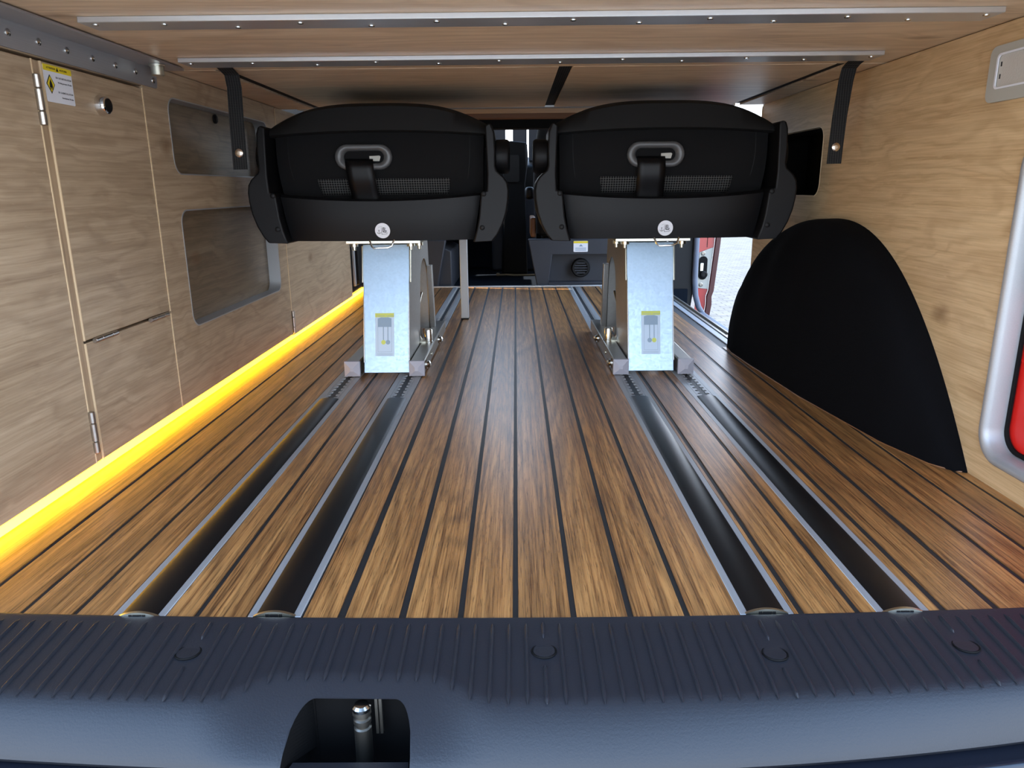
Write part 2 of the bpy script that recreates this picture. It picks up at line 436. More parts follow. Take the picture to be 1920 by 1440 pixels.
bed2 = thing('bed_board', (0, 1.46, CZ), 'far bed boards of oak divided by three black fabric strips', 'bed board')
gaps = [(-.552, -.528), (.082, .108), (.592, .616)]
xs = [-.70] + [v for g_ in gaps for v in g_] + [XR+.05]
for k in range(4):
    MB().box(xs[2*k], xs[2*k+1], 0, .69, .0, .016).build('board', M_['oak_x'], bed2, bevel=.0008)
for (a, b) in gaps:
    MB().box(a, b, .002, .685, .004, .012).build('fabric_strip', M_['web'], bed2)
    b_ = MB().box(a-.004, b+.004, .002, .685, .0161, .03).build('backing', M_['black'], bed2)
o = MB().box(-.60, .60, .6905, .72, -.001, .018).build('edge_bar', M_['alu_x'], bed2, bevel=.001)
o = thing('bed_board', (0, 2.185, CZ), 'narrow brown bed board in shade beyond the seats', 'bed board')
MB().box(-.60, .615, 0, .16, .002, .018).build('board', M_['oak_x'], o, bevel=.001)
MB().box(-.60, .615, .16, .20, -.012, .02).build('lip', M_['copper'], o, bevel=.001)
o = MB().box(-.62, .60, 2.40, 2.46, .598, .68).build('cross_beam', M_['black'], bevel=.004); tag(o, 'black cross beam hanging behind the bed boards', 'beam')

# ================================================================== LEFT CABINET
cab = thing('side_cabinet', (XL, 1.0, 0), 'long oak side cabinet with gas locker and two open niches', 'cabinet')
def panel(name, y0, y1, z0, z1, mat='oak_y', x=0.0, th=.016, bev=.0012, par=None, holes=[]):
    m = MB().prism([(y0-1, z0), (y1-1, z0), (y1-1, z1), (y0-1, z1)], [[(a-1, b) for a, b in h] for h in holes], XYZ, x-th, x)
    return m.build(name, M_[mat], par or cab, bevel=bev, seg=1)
ZB, ZT = .021, .592
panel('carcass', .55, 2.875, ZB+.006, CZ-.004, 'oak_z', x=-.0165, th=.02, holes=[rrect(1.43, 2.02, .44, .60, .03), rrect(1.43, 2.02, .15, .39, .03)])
dr = panel('door', .55, 1.0475, ZB, ZT)
MB().box(-.014, .0008, .0470, .0492, ZB, ZT).build('edge_band', M_['oak_edge'], dr)
panel('stile', 1.0505, 1.0665, ZB, ZT, 'oak_z', x=-.001)
ld = panel('locker_door', 1.0695, 1.3465, .2065, ZT)
MB().box(-.014, .0008, .3460, .3482, .2065, ZT).build('edge_band', M_['oak_edge'], ld)
MB().box(-.014, .0006, .0672, .0694, .2065, ZT).build('edge_band', M_['oak_edge'], ld)
fl = panel('drop_flap', 1.0695, 1.3465, ZB, .2025)
MB().box(-.014, .0008, .3460, .3482, ZB, .2025).build('edge_band', M_['oak_edge'], fl)
MB().box(-.014, .0006, .0672, .0694, ZB, .2025).build('edge_band', M_['oak_edge'], fl)
panel('header_rail', .55, 1.3485, .5955, CZ-.0012, x=0)
n1 = rrect(1.44, 2.0, .452, .588, .026); n2 = rrect(1.44, 2.003, .159, .384, .028)
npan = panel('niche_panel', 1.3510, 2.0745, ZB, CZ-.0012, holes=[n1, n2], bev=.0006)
for (nn, z0, z1) in ((n1, .452, .588), (n2, .159, .384)):
    y1 = 2.0 if z0 > .4 else 2.003
    m = MB().prism([(a-1, b) for a, b in rrect(1.4385, y1+.0015, z0-.0015, z1+.0015, .0275)], [[(a-1, b) for a, b in rrect(1.441, y1-.001, z0+.001, z1-.001, .026)]], XYZ, -.030, .0007)
    o = m.build('metal_edging', M_['alu'], npan); tag(o, 'slim bright metal edging of the niche')
    o = MB().box(-.0365, -.0305, .42, 1.02, z0-.015, z1+.015).build('dark_back', M_['oak_dark'], npan); tag(o, 'dark oak back board')
for (y, z) in ((1.475, .575), (1.735, .575)):
    MB().lathe((-.0305, y-1, z), (1, 0, 0), [(.010, 0), (.010, .004), (.007, .006)], 16).build('clip', M_['blk'], npan)
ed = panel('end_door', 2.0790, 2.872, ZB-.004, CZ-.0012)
MB().box(-.014, .0008, 1.0768, 1.0788, ZB, CZ-.005).build('edge_band', M_['oak_edge'], ed)
def hinge(par, y, z0, z1, r=.0048, vertical=True):
    hn = MB()
    if vertical:
        L = z1-z0
        for (a, b) in ((0, .27), (.285, .715), (.73, 1)): hn.lathe((.0035, y-1, z0+a*L), (0,0,1), [(r*.8,0),(r,.001),(r,(b-a)*L-.001),(r*.8,(b-a)*L)], 14)
    else:
        L = z1-z0
        for (a, b) in ((0, .27), (.285, .715), (.73, 1)): hn.lathe((.0035, z0-1+a*L, y), (0,1,0), [(r*.8,0),(r,.001),(r,(b-a)*L-.001),(r*.8,(b-a)*L)], 14)
    o = hn.build('hinge', M_['hinge'], par); return o
hinge(dr, 1.049, .508, .573); hinge(dr, 1.049, .038, .103)
hinge(fl, .2035, 1.087, 1.152, .0040, False); hinge(fl, .2035, 1.262, 1.330, .0040, False)
hinge(ed, 2.0775, .024, .088, .0045)
lk = MB().lathe((0, .204, .549), (1,0,0), [(.0150,0),(.0150,.004),(.0125,.0125),(.0105,.0135)], 28).build('lock', M_['chrome'], ld, ang=25)
MB().lathe((.0136, .204, .549), (1,0,0), [(.0102,0),(.0102,.0012),(.0085,.0020)], 24).build('lock_core', M_['blk'], cab)
# gas label on the locker door
lb = MB().prism([(a-1, b) for a, b in rrect(1.071, 1.137, .541, .5895, .002, 4)], [], XYZ, .0001, .0006).build('warning_label', M_['white'], cab)
tag(lb, 'white and yellow gas warning label')
MB().prism([(a-1, b) for a, b in rrect(1.071, 1.137, .5815, .5895, .0015, 4)], [], XYZ, .0006, .0009).build('yellow_band', M_['yellow'], lb)
dc = (.0835, .5645)
MB().prism([(dc[0], dc[1]-.0125), (dc[0]+.0095, dc[1]), (dc[0], dc[1]+.0125), (dc[0]-.0095, dc[1])], [], XYZ, .0006, .0009).build('diamond_border', M_['ink'], lb)
MB().prism([(dc[0], dc[1]-.0102), (dc[0]+.0078, dc[1]), (dc[0], dc[1]+.0102), (dc[0]-.0078, dc[1])], [], XYZ, .0009, .0011).build('diamond', M_['yellow'], lb)
fm = MB().prism([(dc[0]-.0035, dc[1]-.005), (dc[0]+.0035, dc[1]-.005), (dc[0]+.003, dc[1]+.0), (dc[0]+.0003, dc[1]+.0065), (dc[0]-.003, dc[1]+.001)], [], XYZ, .0011, .0013)
fm.prism([(dc[0]-.0045, dc[1]-.0066), (dc[0]+.0045, dc[1]-.0066), (dc[0]+.0045, dc[1]-.0056), (dc[0]-.0045, dc[1]-.0056)], [], XYZ, .0011, .0013).build('flame_symbol', M_['ink'], lb)
MB().prism([(.1005, .583), (.1065, .583), (.1035, .5882)], [], XYZ, .0009, .0011).build('warning_triangle', M_['ink'], lb)
def TM(y, z, x=.0009): return Matrix(((0,0,1,x),(1,0,0,y),(0,1,0,z),(0,0,0,1)))
text_mesh('lettering', 'ATTENTION', .0036, M_['ink'], lb, TM(.0985, .5843, .0011), 'RIGHT')
text_mesh('lettering', 'ACHTUNG', .0036, M_['ink'], lb, TM(.1085, .5843, .0011))
for (t, z, sz) in (('EN: GAS INSTALLATION', .5735, .0034), ('Working pressure 30 mbar', .5675, .0030), ('DE: GASINSTALLATION', .5545, .0034), ('Betriebsdruck 30 mbar', .5480, .0030)):
    text_mesh('lettering', t, sz, M_['ink'], lb, TM(.1345, z, .0007), 'RIGHT')

# steel angle over the cabinet
an = thing('angle_bracket', (XL, 1.0, .597), 'grey steel angle profile screwed above the gas locker', 'bracket')
m = MB().prism(rrect(-.46, .402, 0, .0355, .006, 4), [], XYZ, .0004, .0034)
m.prism([(.0004, -.46), (.048, -.46), (.048, .405), (.044, .425), (.0004, .425)], [], XYt, .0330, .0362)
m.build('angle', M_['angle'], an, bevel=.0006, seg=1)
scm = MB().lathe((0,0,0), (1,0,0), [(.0050,0),(.0047,.0014),(.0026,.0026),(.0012,.0030)], 14); scm = scm.mesh('screw'); scm.materials.append(M_['steel'])
for (y, z) in ((-.30,.018),(-.12,.018),(-.056,.018),(.004,.018),(.066,.018),(.130,.018),(.196,.018),(.262,.018),(.326,.018),(.387,.012)):
    o = bpy.data.objects.new('screw', scm); link(o, an); o.location = (.0034, y, z)
MB().lathe((.030, .350, .0325), (0,0,-1), [(.0130,0),(.0130,.003),(.0105,.0035),(.0105,.0170),(.0095,.0180)], 24).build('stud', M_['zinc'], an)

# LED strip under the cabinet
led = thing('led_strip', (XL, .6, 0), 'glowing amber LED strip along the foot of the cabinet', 'light strip')
MB().box(-.030, -.020, 0, 2.55, .0005, .0168).build('channel', M_['alu'], led)
MB().box(-.0195, -.010, .001, 2.549, .001, .0165).build('diffuser', M_['led'], led, bevel=.002)
# dark appliance beyond the cabinet end
ap = thing('cool_box', (-.69, 2.90, .0), 'black appliance front with grey edge strip past the cabinet end', 'fridge')
MB().box(-.02, .045, .0, .30, .028, .44).build('body', M_['blk'], ap, bevel=.004)
MB().box(.046, .056, .012, .03, .05, .42).build('trim_strip', M_['alu'], ap, bevel=.002)
MB().box(.046, .062, .06, .28, .05, .42).build('door', M_['blk_matte'], ap, bevel=.003)

# ================================================================== STRAPS
def strap(cx, tilt, label, x_lean):
    t = thing('hanging_strap', (cx, 1.45, CZ), label, 'strap')
    pts = [(0, -.035, .001), (0, -.012, -.0035), (.001, .004, -.0085), (.0015+x_lean*.3, .010, -.03), (x_lean, .008, -.09), (x_lean*1.1+tilt*.5, .006, -.14), (x_lean+tilt, .004, -.176)]
    # smooth path
    P = []
    for i in range(len(pts)-1):
        for k in range(6):
            f = k/6; p0, p1 = Vector(pts[i]), Vector(pts[i+1]); P.append(p0.lerp(p1, f))
    P.append(Vector(pts[-1])); hw = .0135
    m = MB(); n = len(P); vs, fs = [], []
    for i, p in enumerate(P):
        d = (P[min(i+1, n-1)] - P[max(i-1, 0)]).normalized(); nn = Vector((0, d.z, -d.y)).normalized()*.0008
        for sx, sn in ((-1, 1), (1, 1), (1, -1), (-1, -1)): vs.append(p + Vector((sx*hw, 0, 0)) + nn*sn)
    for i in range(n-1):
        for k in range(4): fs.append((i*4+k, i*4+(k+1) % 4, (i+1)*4+(k+1) % 4, (i+1)*4+k))
    fs += [(3,2,1,0), tuple((n-1)*4+k for k in range(4))]
    m.add(vs, fs).build('webbing', M_['web'], t)
    q = P[int(n*.855)]
    MB().lathe((q.x, q.y+.001, q.z), (0,-1,0), [(.0078,0),(.0078,.0024),(.0062,.0038),(.003,.0043)], 20).build('snap_button', M_['brass_snap'], t)
    return t
strap(-.522, .0, 'black webbing strap with snap button hanging by the left cabinet', .000)
strap(.612, -.004, 'black webbing strap with snap button hanging by the right oak panel', -.006)

# ================================================================== RIGHT WALL THINGS
lamp = thing('interior_lamp', (XR, 1.0, .53), 'warm grey interior lamp with frosted lens on the right oak panel', 'lamp')
def wl(a): return [(p, q) for p, q in a]
m = MB().prism(rrect(-.03, .122, .0, .074, .012), [rrect(-.018, .103, .017, .062, .006)], XYZ, -.006, 0)
m.build('housing', M_['lampgrey'], lamp, bevel=.003)
MB().prism(rrect(-.017, .102, .018, .061, .006), [], XYZ, -.0045, -.001).build('lens', M_['lens'], lamp, bevel=.0015)
MB().prism(rrect(-.018, .1045, .0165, .0632, .007), [rrect(-.0165, .1015, .019, .0605, .005)], XYZ, -.0072, -.0055).build('lens_rim', M_['white'], lamp)
for z in (.030, .046): MB().box(-.0052, -.0044, .0955, .0975, z, z+.006).build('slot', M_['ink'], lamp)

hf = thing('hatch_frame', (XR, .80, .035), 'rounded silver grey frame of the wall hatch at right', 'frame')
m = MB()
def hfn(u, v):
    # swept rounded-rect frame: profile bevelled inward
    pr = [(0, .0), (0, -.004), (.003, -.0065), (.009, -.0050), (.0135, .002), (.0145, .026)]
    k = int(round(v*(len(pr)-1))); ins, dx = pr[k]
    pts = rrect(-.19+ins, .222-ins, .0+ins, .45-ins, .045-ins*.8, 10); i = int(round(u*len(pts))) % len(pts)
    return (dx, pts[i][0], pts[i][1])
m.grid(44, 6, hfn, close_u=True).build('frame', M_['alu'], hf, ang=60)
MB().prism(rrect(-.175, .207, .015, .435, .032), [rrect(-.170, .201, .021, .43, .030)], XYZ, .0225, .0255).build('seal', M_['black'], hf)
rb = thing('storage_case', (XR+.0462, .80, .045), 'bright red plastic case inside the right wall hatch', 'case')
MB().prism(rrect(-.16, .262, .004, .225, .012), [], XYZ, -.018, .06).build('body', M_['red'], rb, bevel=.006)
MB().prism(rrect(-.15, .255, .227, .36, .010), [], XYZ, -.012, .06).build('lid', M_['blk_matte'], rb, bevel=.004)
MB().prism([(.165, .078), (.180, .094), (.165, .112), (.115, .112), (.115, .078)], [], XYZ, -.0195, -.018).build('latch', M_['blk'], rb, bevel=.002)
MB().box(-.0195, -.0175, -.15, .255, .135, .138).build('ridge', M_['red'], rb)
struct(MB().box(.785, .798, .55, 1.10, .0, .55).build('wall_hatch', M_['black'], smooth=False), 'dark cavity behind the wall hatch', 'wall')

# wheel arch
wa = thing('wheel_arch_cover', (XR, 1.57, 0), 'black felt covered wheel arch bulging from the right wall', 'wheel arch')
def wwid(y):
    # protrusion at floor level (world y)
    k = [(1.036, .0), (1.05, .020), (1.075, .037), (1.175, .064), (1.454, .096), (1.75, .112), (1.88, .116), (1.95, .108), (2.02, .085), (2.07, .05), (2.10, .0)]
    for (a, p), (b, q) in zip(k, k[1:]):
        if a <= y <= b: return p + (q-p)*(y-a)/(b-a)
    return 0
def wfn(u, v):
    t = -cos(pi*u); y = 1.568 + .531*t
    H = .352*(1-abs(t)**2.15) + .0005; wdt = wwid(y) + .0004
    a = v*pi/2; e = .42
    zz = H*(sin(a)**.75); xx = wdt*(max(0, cos(a))**e)
    fold = .0040*sin(34*y + 5*v)*smooth01((y-1.45)/.25)*sin(pi*v)**2
    return (-(xx+fold), y-1.57, zz)
MB().grid(70, 26, wfn).build('felt_cover', M_['felt'], wa, ang=70)
MB().grid(60, 3, lambda u, v: (-(wwid(1.04+1.05*u)+.0020)+.0020*v, 1.04+1.05*u-1.57, .0018*(1 if v == .5 else .15))).build('edge_cord', M_['copper'], wa)

# ================================================================== SEAT RAILS
def scallop(xa, xin, side, y0, y1, pitch=.0235, r=.0072):
    """plate from outer xa to inner edge xin, inner edge with round bites"""
    pts = [(xa, y0), (xin, y0)]; y = y0 + pitch*.5
    while y + r < y1:
        for k in range(7):
            t = -pi/2 + pi*k/6; pts.append((xin - side*r*cos(t)*.95, y + r*sin(t)))
        y += pitch
    pts += [(xin, y1), (xa, y1)]
    return pts
rail_lab = {-.389: 'outer left', -.2493: 'inner left', .2517: 'inner right', .3908: 'outer right'}
for xc, nm in rail_lab.items():
    r_ = thing('seat_rail', (xc, .662, 0), f'aluminium seat rail with notched slot, {nm} of the four', 'rail')
    L = 2.583
    MB().box(-.0272, -.016, 0, L, -.012, .0006).build('flange', M_['alu'], r_, bevel=.0004, seg=1)
    MB().box(.016, .0272, 0, L, -.012, .0006).build('flange', M_['alu'], r_, bevel=.0004, seg=1)
    MB().box(-.016, .016, 0, L, -.013, -.0095).build('channel_bed', M_['black'], r_)
    for sd_ in (-1, 1):
        MB().prism(scallop(sd_*.0158, sd_*.0056, -sd_, .72, L-.01), [], XYt, -.003, .0004).build('notched_lip', M_['alu'], r_, smooth=False)
    rc = thing('rail_cover', (xc, .662, 0), f'black plastic cover strip in the {nm} seat rail', 'cover strip')
    def cfn(u, v, w_=.0193, h=.0030):
        x = -w_ + 2*w_*v; return (x, .004+.800*u, .0007 + h*(1-(x/w_)**2)**.8 if abs(x) < w_ else .0007)
    mm = MB().grid(2, 15, cfn)
    mm.add([cfn(0, k/14) for k in range(15)], [tuple(range(15))]); mm.add([cfn(1, k/14) for k in range(15)], [tuple(range(15))])
    mm.build('strip', M_['cover'], rc)
    ee = MB(); W = .0215
    top = [(-W + 2*W*k/14) for k in range(15)]
    out = [(x, .0008 + .0052*(1-(x/W)**2)) for x in top] + [(W, -.002), (-W, -.002)]
    ee.prism(out, [], XZY, 0, .0035).build('end_profile', M_['zinc'], rc)
    for (a, b) in ((-.0085, -.0052), (-.0045, .0045), (.0052, .0085)): MB().box(a, b, -.0006, .0, .0005, .0035).build('end_slot', M_['black'], rc)

# ================================================================== SEATS
def build_seat(xc, label, mirror, belt_lean, hole_dx, pxc):
    t = thing('folding_seat', (xc, 1.643, 0), label, 'vehicle seat', 'folding single seats on floor rails')
    S = -1 if mirror else 1
    # --- lower plastic cover
    def lc(u, v):
        s_ = 2*u-1; hw = .2025 + .0165*v; zt = .411 - .0115*(1-s_*s_)
        z = .311 + (zt-.311)*v
        y = .012 - .020*(1-s_**4) - .0035*sin(pi*v) + (.006*smooth01((v-.965)/.035)) + .006*(1-v)
        return (s_*hw, y, z)
    MB().slab(41, 21, lc, .10).build('lower_cover', M_['blk'], t, ang=50)
    # --- cloth panel
    def fp(u, v):
        s_ = 2*u-1; hw = .2265 - .004*(1-v); z = .395 + .145*v
        y = .040 - .016*(1-s_**6) - .010*sin(pi*v) + .026*(1-v)**3
        return (s_*hw, y, z)
    MB().slab(41, 21, fp, .30).build('cloth_panel', M_['fabric'], t, ang=50)
    for sx in (-1, 1):   # piping seams on the cloth
        MB().tube([(sx*(.197 - .02*(1-k/8)**3), fp(.5+sx*.43, k/8)[1]-.0004, .400+.133*k/8) for k in range(9)], .0009, 6).build('seam', M_['blk_matte'], t)
    # --- top cushion with overhanging brow
    def tc(u, v):
        s_ = 2*u-1; zt = .558 + .043*(1-abs(s_)**3.0); hw = .233
        prof = [(.030,.536),(.010,.5355),(.004,.539),(.006,.548),(.018,zt-.010),(.045,zt-.001),(.10,zt+.002),(.28,zt-.012),(.42,zt-.035),(.44,.50),(.20,.49)]
        k = int(round(v*len(prof))) % len(prof); y, z = prof[k]
        sag = .006*(s_*s_) if k in (0,1,2,3) else 0
        endr = (1 - .05*smooth01((z-.54)/.05)*abs(s_)**3)
        return (s_*hw*endr, y + .010*s_**6, z - sag + (.003 if k in (0,1,2) else 0)*(1-s_*s_))
    MB().grid(33, 11, tc, close_v=True).build('top_cushion', M_['leather'], t, ang=48)
    MB().box(-.212, .212, .09, .44, .335, .545).build('inner_frame', M_['blk_matte'], t, bevel=.01)
    # --- side arms
    arm = [(-.231,.547),(-.238,.552),(-.246,.549),(-.2505,.536),(-.2525,.500),(-.2515,.468),(-.255,.456),(-.270,.443),(-.2775,.431),(-.2800,.415),(-.279,.395),(-.275,.370),(-.266,.343),(-.255,.322),(-.245,.309),
           (-.201,.307),(-.210,.335),(-.2155,.362),(-.219,.400),(-.221,.413),(-.2335,.4155),(-.2345,.45),(-.2325,.51)]
    knobz = {}
    for sx in (-1, 1):
        out = [(-sx*a*-1 if False else (a if sx < 0 else -a), b) for a, b in arm]
        o = MB().prism(out, [], XZY, -.016, .12).build('side_arm', M_['blk'], t, bevel=.007, seg=3, ang=40)
        tag(o, 'curved black plastic side arm')
        for (a, b) in ((-.2265, .4085), (-.222, .338)):
            MB().lathe((a if sx < 0 else -a, -.016, b), (0,-1,0), [(.0058,-.002),(.0055,.001),(.0035,.0028),(.001,.0034)], 14).build('screw', M_['blk_matte'], t)
        w0 = (.034 if (sx > 0) != mirror else .020)
        MB().lathe((sx*.249, .055, .487), (sx,0,0), [(.026,0),(.036,.004),(.0365,w0-.006),(.033,w0-.001),(.025,w0)], 28).build('recliner_knob', M_['blk'], t, ang=50)
        MB().box(*sorted((sx*.214, sx*.236)), .121, .40, .36, .53).build('side_shield', M_['blk_matte'], t, bevel=.008)
    # --- bezel with hole, belt, net strip
    bx, bz = hole_dx, .4875
    yb = .0075
    def stad(hw, hh, n=12):
        r = hh; p = []
        for c_, t0 in ((hw-r, -pi/2), (-(hw-r), pi/2)):
            for k in range(n+1): q = t0 + pi*k/n; p.append((bx + c_ + r*cos(q), bz + r*sin(q)))
        return p
    bw = MB(); A = [(.0615,.0265,.006),(.0610,.026,-.001),(.0575,.0225,-.004),(.0500,.0165,-.0035),(.0435,.0130,.003),(.0430,.0125,.012)]
    nst = 26
    rings = [[(x, yb+d, z) for x, z in stad(a, b)] for a, b, d in A]
    bw.grid(nst, len(A), lambda u, v: rings[int(round(v*(len(A)-1)))][int(round(u*nst)) % nst], close_u=True)
    bz_o = bw.build('bezel', M_['bezel'], t, ang=60); tag(bz_o, 'grey oval plastic belt opening')
    MB().prism(stad(.0432, .0127), [], XZY, yb+.0105, yb+.014).build('opening_dark', M_['black'], t)
    MB().prism([(bx+.012, bz-.008), (bx+.033, bz-.0085), (bx+.036, bz+.001), (bx+.033, bz+.003), (bx+.012, bz+.002)], [], XZY, yb+.0055, yb+.0104).build('belt_guide', M_['olive'] if False else M_['lampgrey'], t)
    b0, b1 = bx-.040, bx+.020
    q0, q1 = b0 + belt_lean, b1 + belt_lean
    def blt(u, v):
        z = bz-.004 - .092*v
        y = yb + .002 - .010*sin(min(1, v*5)*pi/2) + (.016*smooth01((v-.35)/.65))
        xx = b0 + (q0-b0)*v + (b1-b0)*u; return (xx*1.0, y, z)
    mbt = MB().grid(5, 18, blt).build('belt', M_['belt'], t)
    sdm = mbt.modifiers.new('thick', 'SOLIDIFY'); sdm.thickness = .0016
    def net(u, v):
        s_ = (-.135 + .285*u); z = .409 + .034*v; vv = (z-.395)/.145; uu = (s_/.2255+1)/2
        return (s_ + .006*(v-.5)*(1 if u > .5 else -1), fp(uu, vv)[1]-.0012, z)
    nm_ = MB().grid(30, 5, net).build('net_panel', M_['mesh'], t)
    sdm = nm_.modifiers.new('thick', 'SOLIDIFY'); sdm.thickness = .0012
    # --- round sticker with anchor and seat sign
    ys = lc(.5, .22)[1]-.0010
    def onc(a, b, q):
        s_ = a/.21; zt = .411 - .0115*(1-s_*s_); return (a, lc((s_+1)/2, (b-.311)/(zt-.311))[1] - q, b)
    st = MB().prism(circ(.004, .333, .0165, 32), [], onc, .0004, .0012).build('round_sticker', M_['white'], t); tag(st, 'round white sticker with seat and anchor sign')
    pr = MB(); Z0 = .333; X0 = .004; yy0, yy1 = ys-.0010, ys-.0005
    def poly(p): pr.prism([(X0+a*.001, Z0+b*.001) for a, b in p], [], onc, .0012, .0016)
    poly([(0.2,6.5),(1.8,6.5),(2.2,-1.8),(8.5,-2.6),(8.5,-4.2),(.4,-3.4)])
    poly([(2.6,7.5),(4.2,7.5),(4.6,1.0),(8.8,.2),(9.6,-1.6),(3.4,-.4)])
    poly([(5.4,6.6),(6.6,6.6),(6.6,5.4),(5.4,5.4)]); poly([(5.4,4.6),(6.6,4.6),(6.9,2.4),(5.6,2.6)])
    poly([(-2.6,6.5),(-1.9,6.5),(-1.6,-7.6),(-2.4,-8.2)]); poly([(-2.4,-7.4),(9.2,-6.6),(9.2,-7.3),(-2.4,-8.2)]); poly([(9.2,-6.6),(10.8,-3.8),(10.2,-3.6),(8.6,-6.6)])
    poly([(-8.3,2.2),(-7.5,2.2),(-7.5,-6.8),(-8.3,-6.8)]); poly([(-9.6,.6),(-6.2,.6),(-6.2,0),(-9.6,0)])
    for k in range(6):
        q = pi + pi*k/6; q2 = pi + pi*(k+1)/6
        poly([(-7.9+4.2*cos(q), -3.4+3.4*sin(q)), (-7.9+4.2*cos(q2), -3.4+3.4*sin(q2)), (-7.9+3.3*cos(q2), -3.4+2.6*sin(q2)), (-7.9+3.3*cos(q), -3.4+2.6*sin(q))])
    for k in range(5):
        q = .25*pi + .55*pi*k/5; poly([(-3.2+7*cos(q), 2+7*sin(q)), (-3.2+7*cos(q+.2), 2+7*sin(q+.2)), (-3.2+6.5*cos(q+.2), 2+6.5*sin(q+.2)), (-3.2+6.5*cos(q), 2+6.5*sin(q))])
    pr.build('seat_sign', M_['ink'], st, smooth=False)
    # --- wire release handle
    hx = pxc + (.010 if not mirror else .018)
    MB().tube([(hx-.026, .03, .316), (hx-.027, -.004, .311), (hx-.022, -.010, .299), (hx-.017, -.012, .2955), (hx+.013, -.012, .2965), (hx+.021, -.010, .300), (hx+.026, -.004, .312), (hx+.026, .03, .317)], .0022, 8).build('release_handle', M_['steel'], t)
    # ---------------- pedestal (local x about pxc)
    def PX(a): return pxc + S*a
    def pbox(m, a0, a1, y0, y1, z0, z1):
        x0, x1 = sorted((PX(a0), PX(a1))); return m.box(x0, x1, y0, y1, z0, z1)
    # front plate leaning forward to the top
    y0p, y1p, z0p, z1p = .022, .098, .006, .296
    def fpt(a, z, d=0): f = (z-z0p)/(z1p-z0p); return (PX(a), y0p + (y1p-y0p)*f + d, z)
    outl = [(-.053,.006),(.053,.006),(.053,.205),(.0545,.225),(.0545,.296),(-.0545,.296),(-.0545,.225),(-.053,.205)]
    m = MB().prism(outl, [], lambda a, b, q: fpt(a, b, q), 0, .004)
    o = m.build('front_plate', M_['galv'], t, bevel=.001); tag(o, 'spangled galvanised front plate')
    for sx in (-1, 1):
        MB().tube([fpt(sx*.0555, z_, .002) for z_ in (.21, .225, .26, .292)], .0022, 8).build('folded_edge', M_['zinc'], t)
    # side plates with arched cut-out
    def sidep(a, mat):
        out = [(.026,.030),(.099,.292),(.46,.292),(.50,.030),(.455,.030)]
        arch = [(.40 - .085*0 + 0, .030)]
        cut = [(.455 - .012*k/6, .030 + .135*k/6) for k in range(1, 7)] + [(.355 + .088*cos(q), .165 + .075*sin(q)) for q in [pi*k/10 for k in range(1, 10)]] + [(.267 - .045*k/6, .165 - .135*k/6) for k in range(7)]
        m = MB().prism(out + cut, [], lambda p, q, r: (PX(a)+r, p, q), -.0015, .0015)
        return m.build('side_plate', mat, t, bevel=.0006, seg=1)
    sidep(.0525, M_['galv2']); sidep(-.0525, M_['galv2'])
    # flanged rear leg strips, tilting
    m = MB(); 
    for a in (.0525, -.0525):
        s1 = 1 if a > 0 else -1
        m.prism([(.44,.030),(.47,.030),(.437,.215),(.412,.215)], [], lambda p, q, r, s1=s1: (PX(s1*(.0545))+S*s1*r, p, q), 0, .014)
    m.build('rear_leg', M_['galv2'], t, bevel=.001)
    pbox(MB(), -.0525, .0525, .455, .459, .03, .29).build('rear_plate', M_['galv2'], t)
    pbox(MB(), -.050, .050, .30, .306, .030, .060).build('cross_brace', M_['steel_dark'], t)
    # swivel plate with bolts
    pbox(MB(), -.084, .086, .055, .48, .3005, .3075).build('swivel_plate', M_['zinc'], t, bevel=.001)
    for (a, y) in ((-.068,.070), (.062,.070), (.078,.095)):
        MB().lathe((PX(a), y, .3005), (0,0,-1), [(.0092,0),(.0092,.007),(.0042,.0072),(.0042,.015),(.003,.016)], 12).build('bolt', M_['zinc'], t)
    # foot tubes over the rails
    for a, sg in ((-.0765, -1), (.0560+.0165, 1)):
        x0 = PX(a)
        m = MB().box(x0-.0165, x0+.0165, .013, .545, .0042, .0365); o = m.build('foot_tube', M_['steel_dark'], t, bevel=.003)
        ec = MB(); h = .0178; zc = .0202
        ec.add([(x0-h,.012,zc-h*.97),(x0+h,.012,zc-h*.97),(x0+h,.012,zc+h),(x0-h,.012,zc+h),
                (x0-h,.003,zc-h*.97),(x0+h,.003,zc-h*.97),(x0+h,.003,zc+h),(x0-h,.003,zc+h),
                (x0-.004,-.003,zc-.004),(x0+.004,-.003,zc-.004),(x0+.004,-.003,zc+.004),(x0-.004,-.003,zc+.004)],
               [(0,1,5,4),(1,2,6,5),(2,3,7,6),(3,0,4,7),(4,5,9,8),(5,6,10,9),(6,7,11,10),(7,4,8,11),(8,9,10,11),(3,2,1,0)])
        ec.build('end_cap', M_['cap'], t, smooth=False)
        MB().lathe((x0, .020, .0009), (0,0,1), [(.0045,0),(.0045,.004)], 10).build('rail_pin', M_['steel'], t)
        if sg > 0:
            for y in (.045, .34):
                MB().lathe((x0+S*.0165, y, .021), (S,0,0), [(.0115,0),(.0115,.003),(.0070,.0035),(.0095,.0085),(.006,.0115),(.002,.012)], 16).build('bolt', M_['steel'], t)
            MB().lathe((x0+S*.0165, .16, .021), (S,0,0), [(.005,0),(.005,.002),(.003,.0026)], 12).build('rivet', M_['zinc'], t)
            MB().lathe((x0+S*.002, .235, .0365), (0,0,1), [(.013,0),(.013,.002),(.0105,.0025),(.0105,.031),(.0095,.033)], 18).build('locking_sleeve', M_['steel'], t)
            MB().box(*sorted((x0-.020*S, x0-.004*S)), .215, .26, .0365, .0405).build('locking_tab', M_['zinc'], t)
            pts = [(x0-.018*S, .245, .040), (x0-.030*S, .24, .065), (x0-.031*S, .245, .10), (x0-.024*S, .27, .13), (x0-.020*S, .30, .155)]
            MB().tube(pts, .003, 8).build('locking_lever', M_['steel_dark'], t)
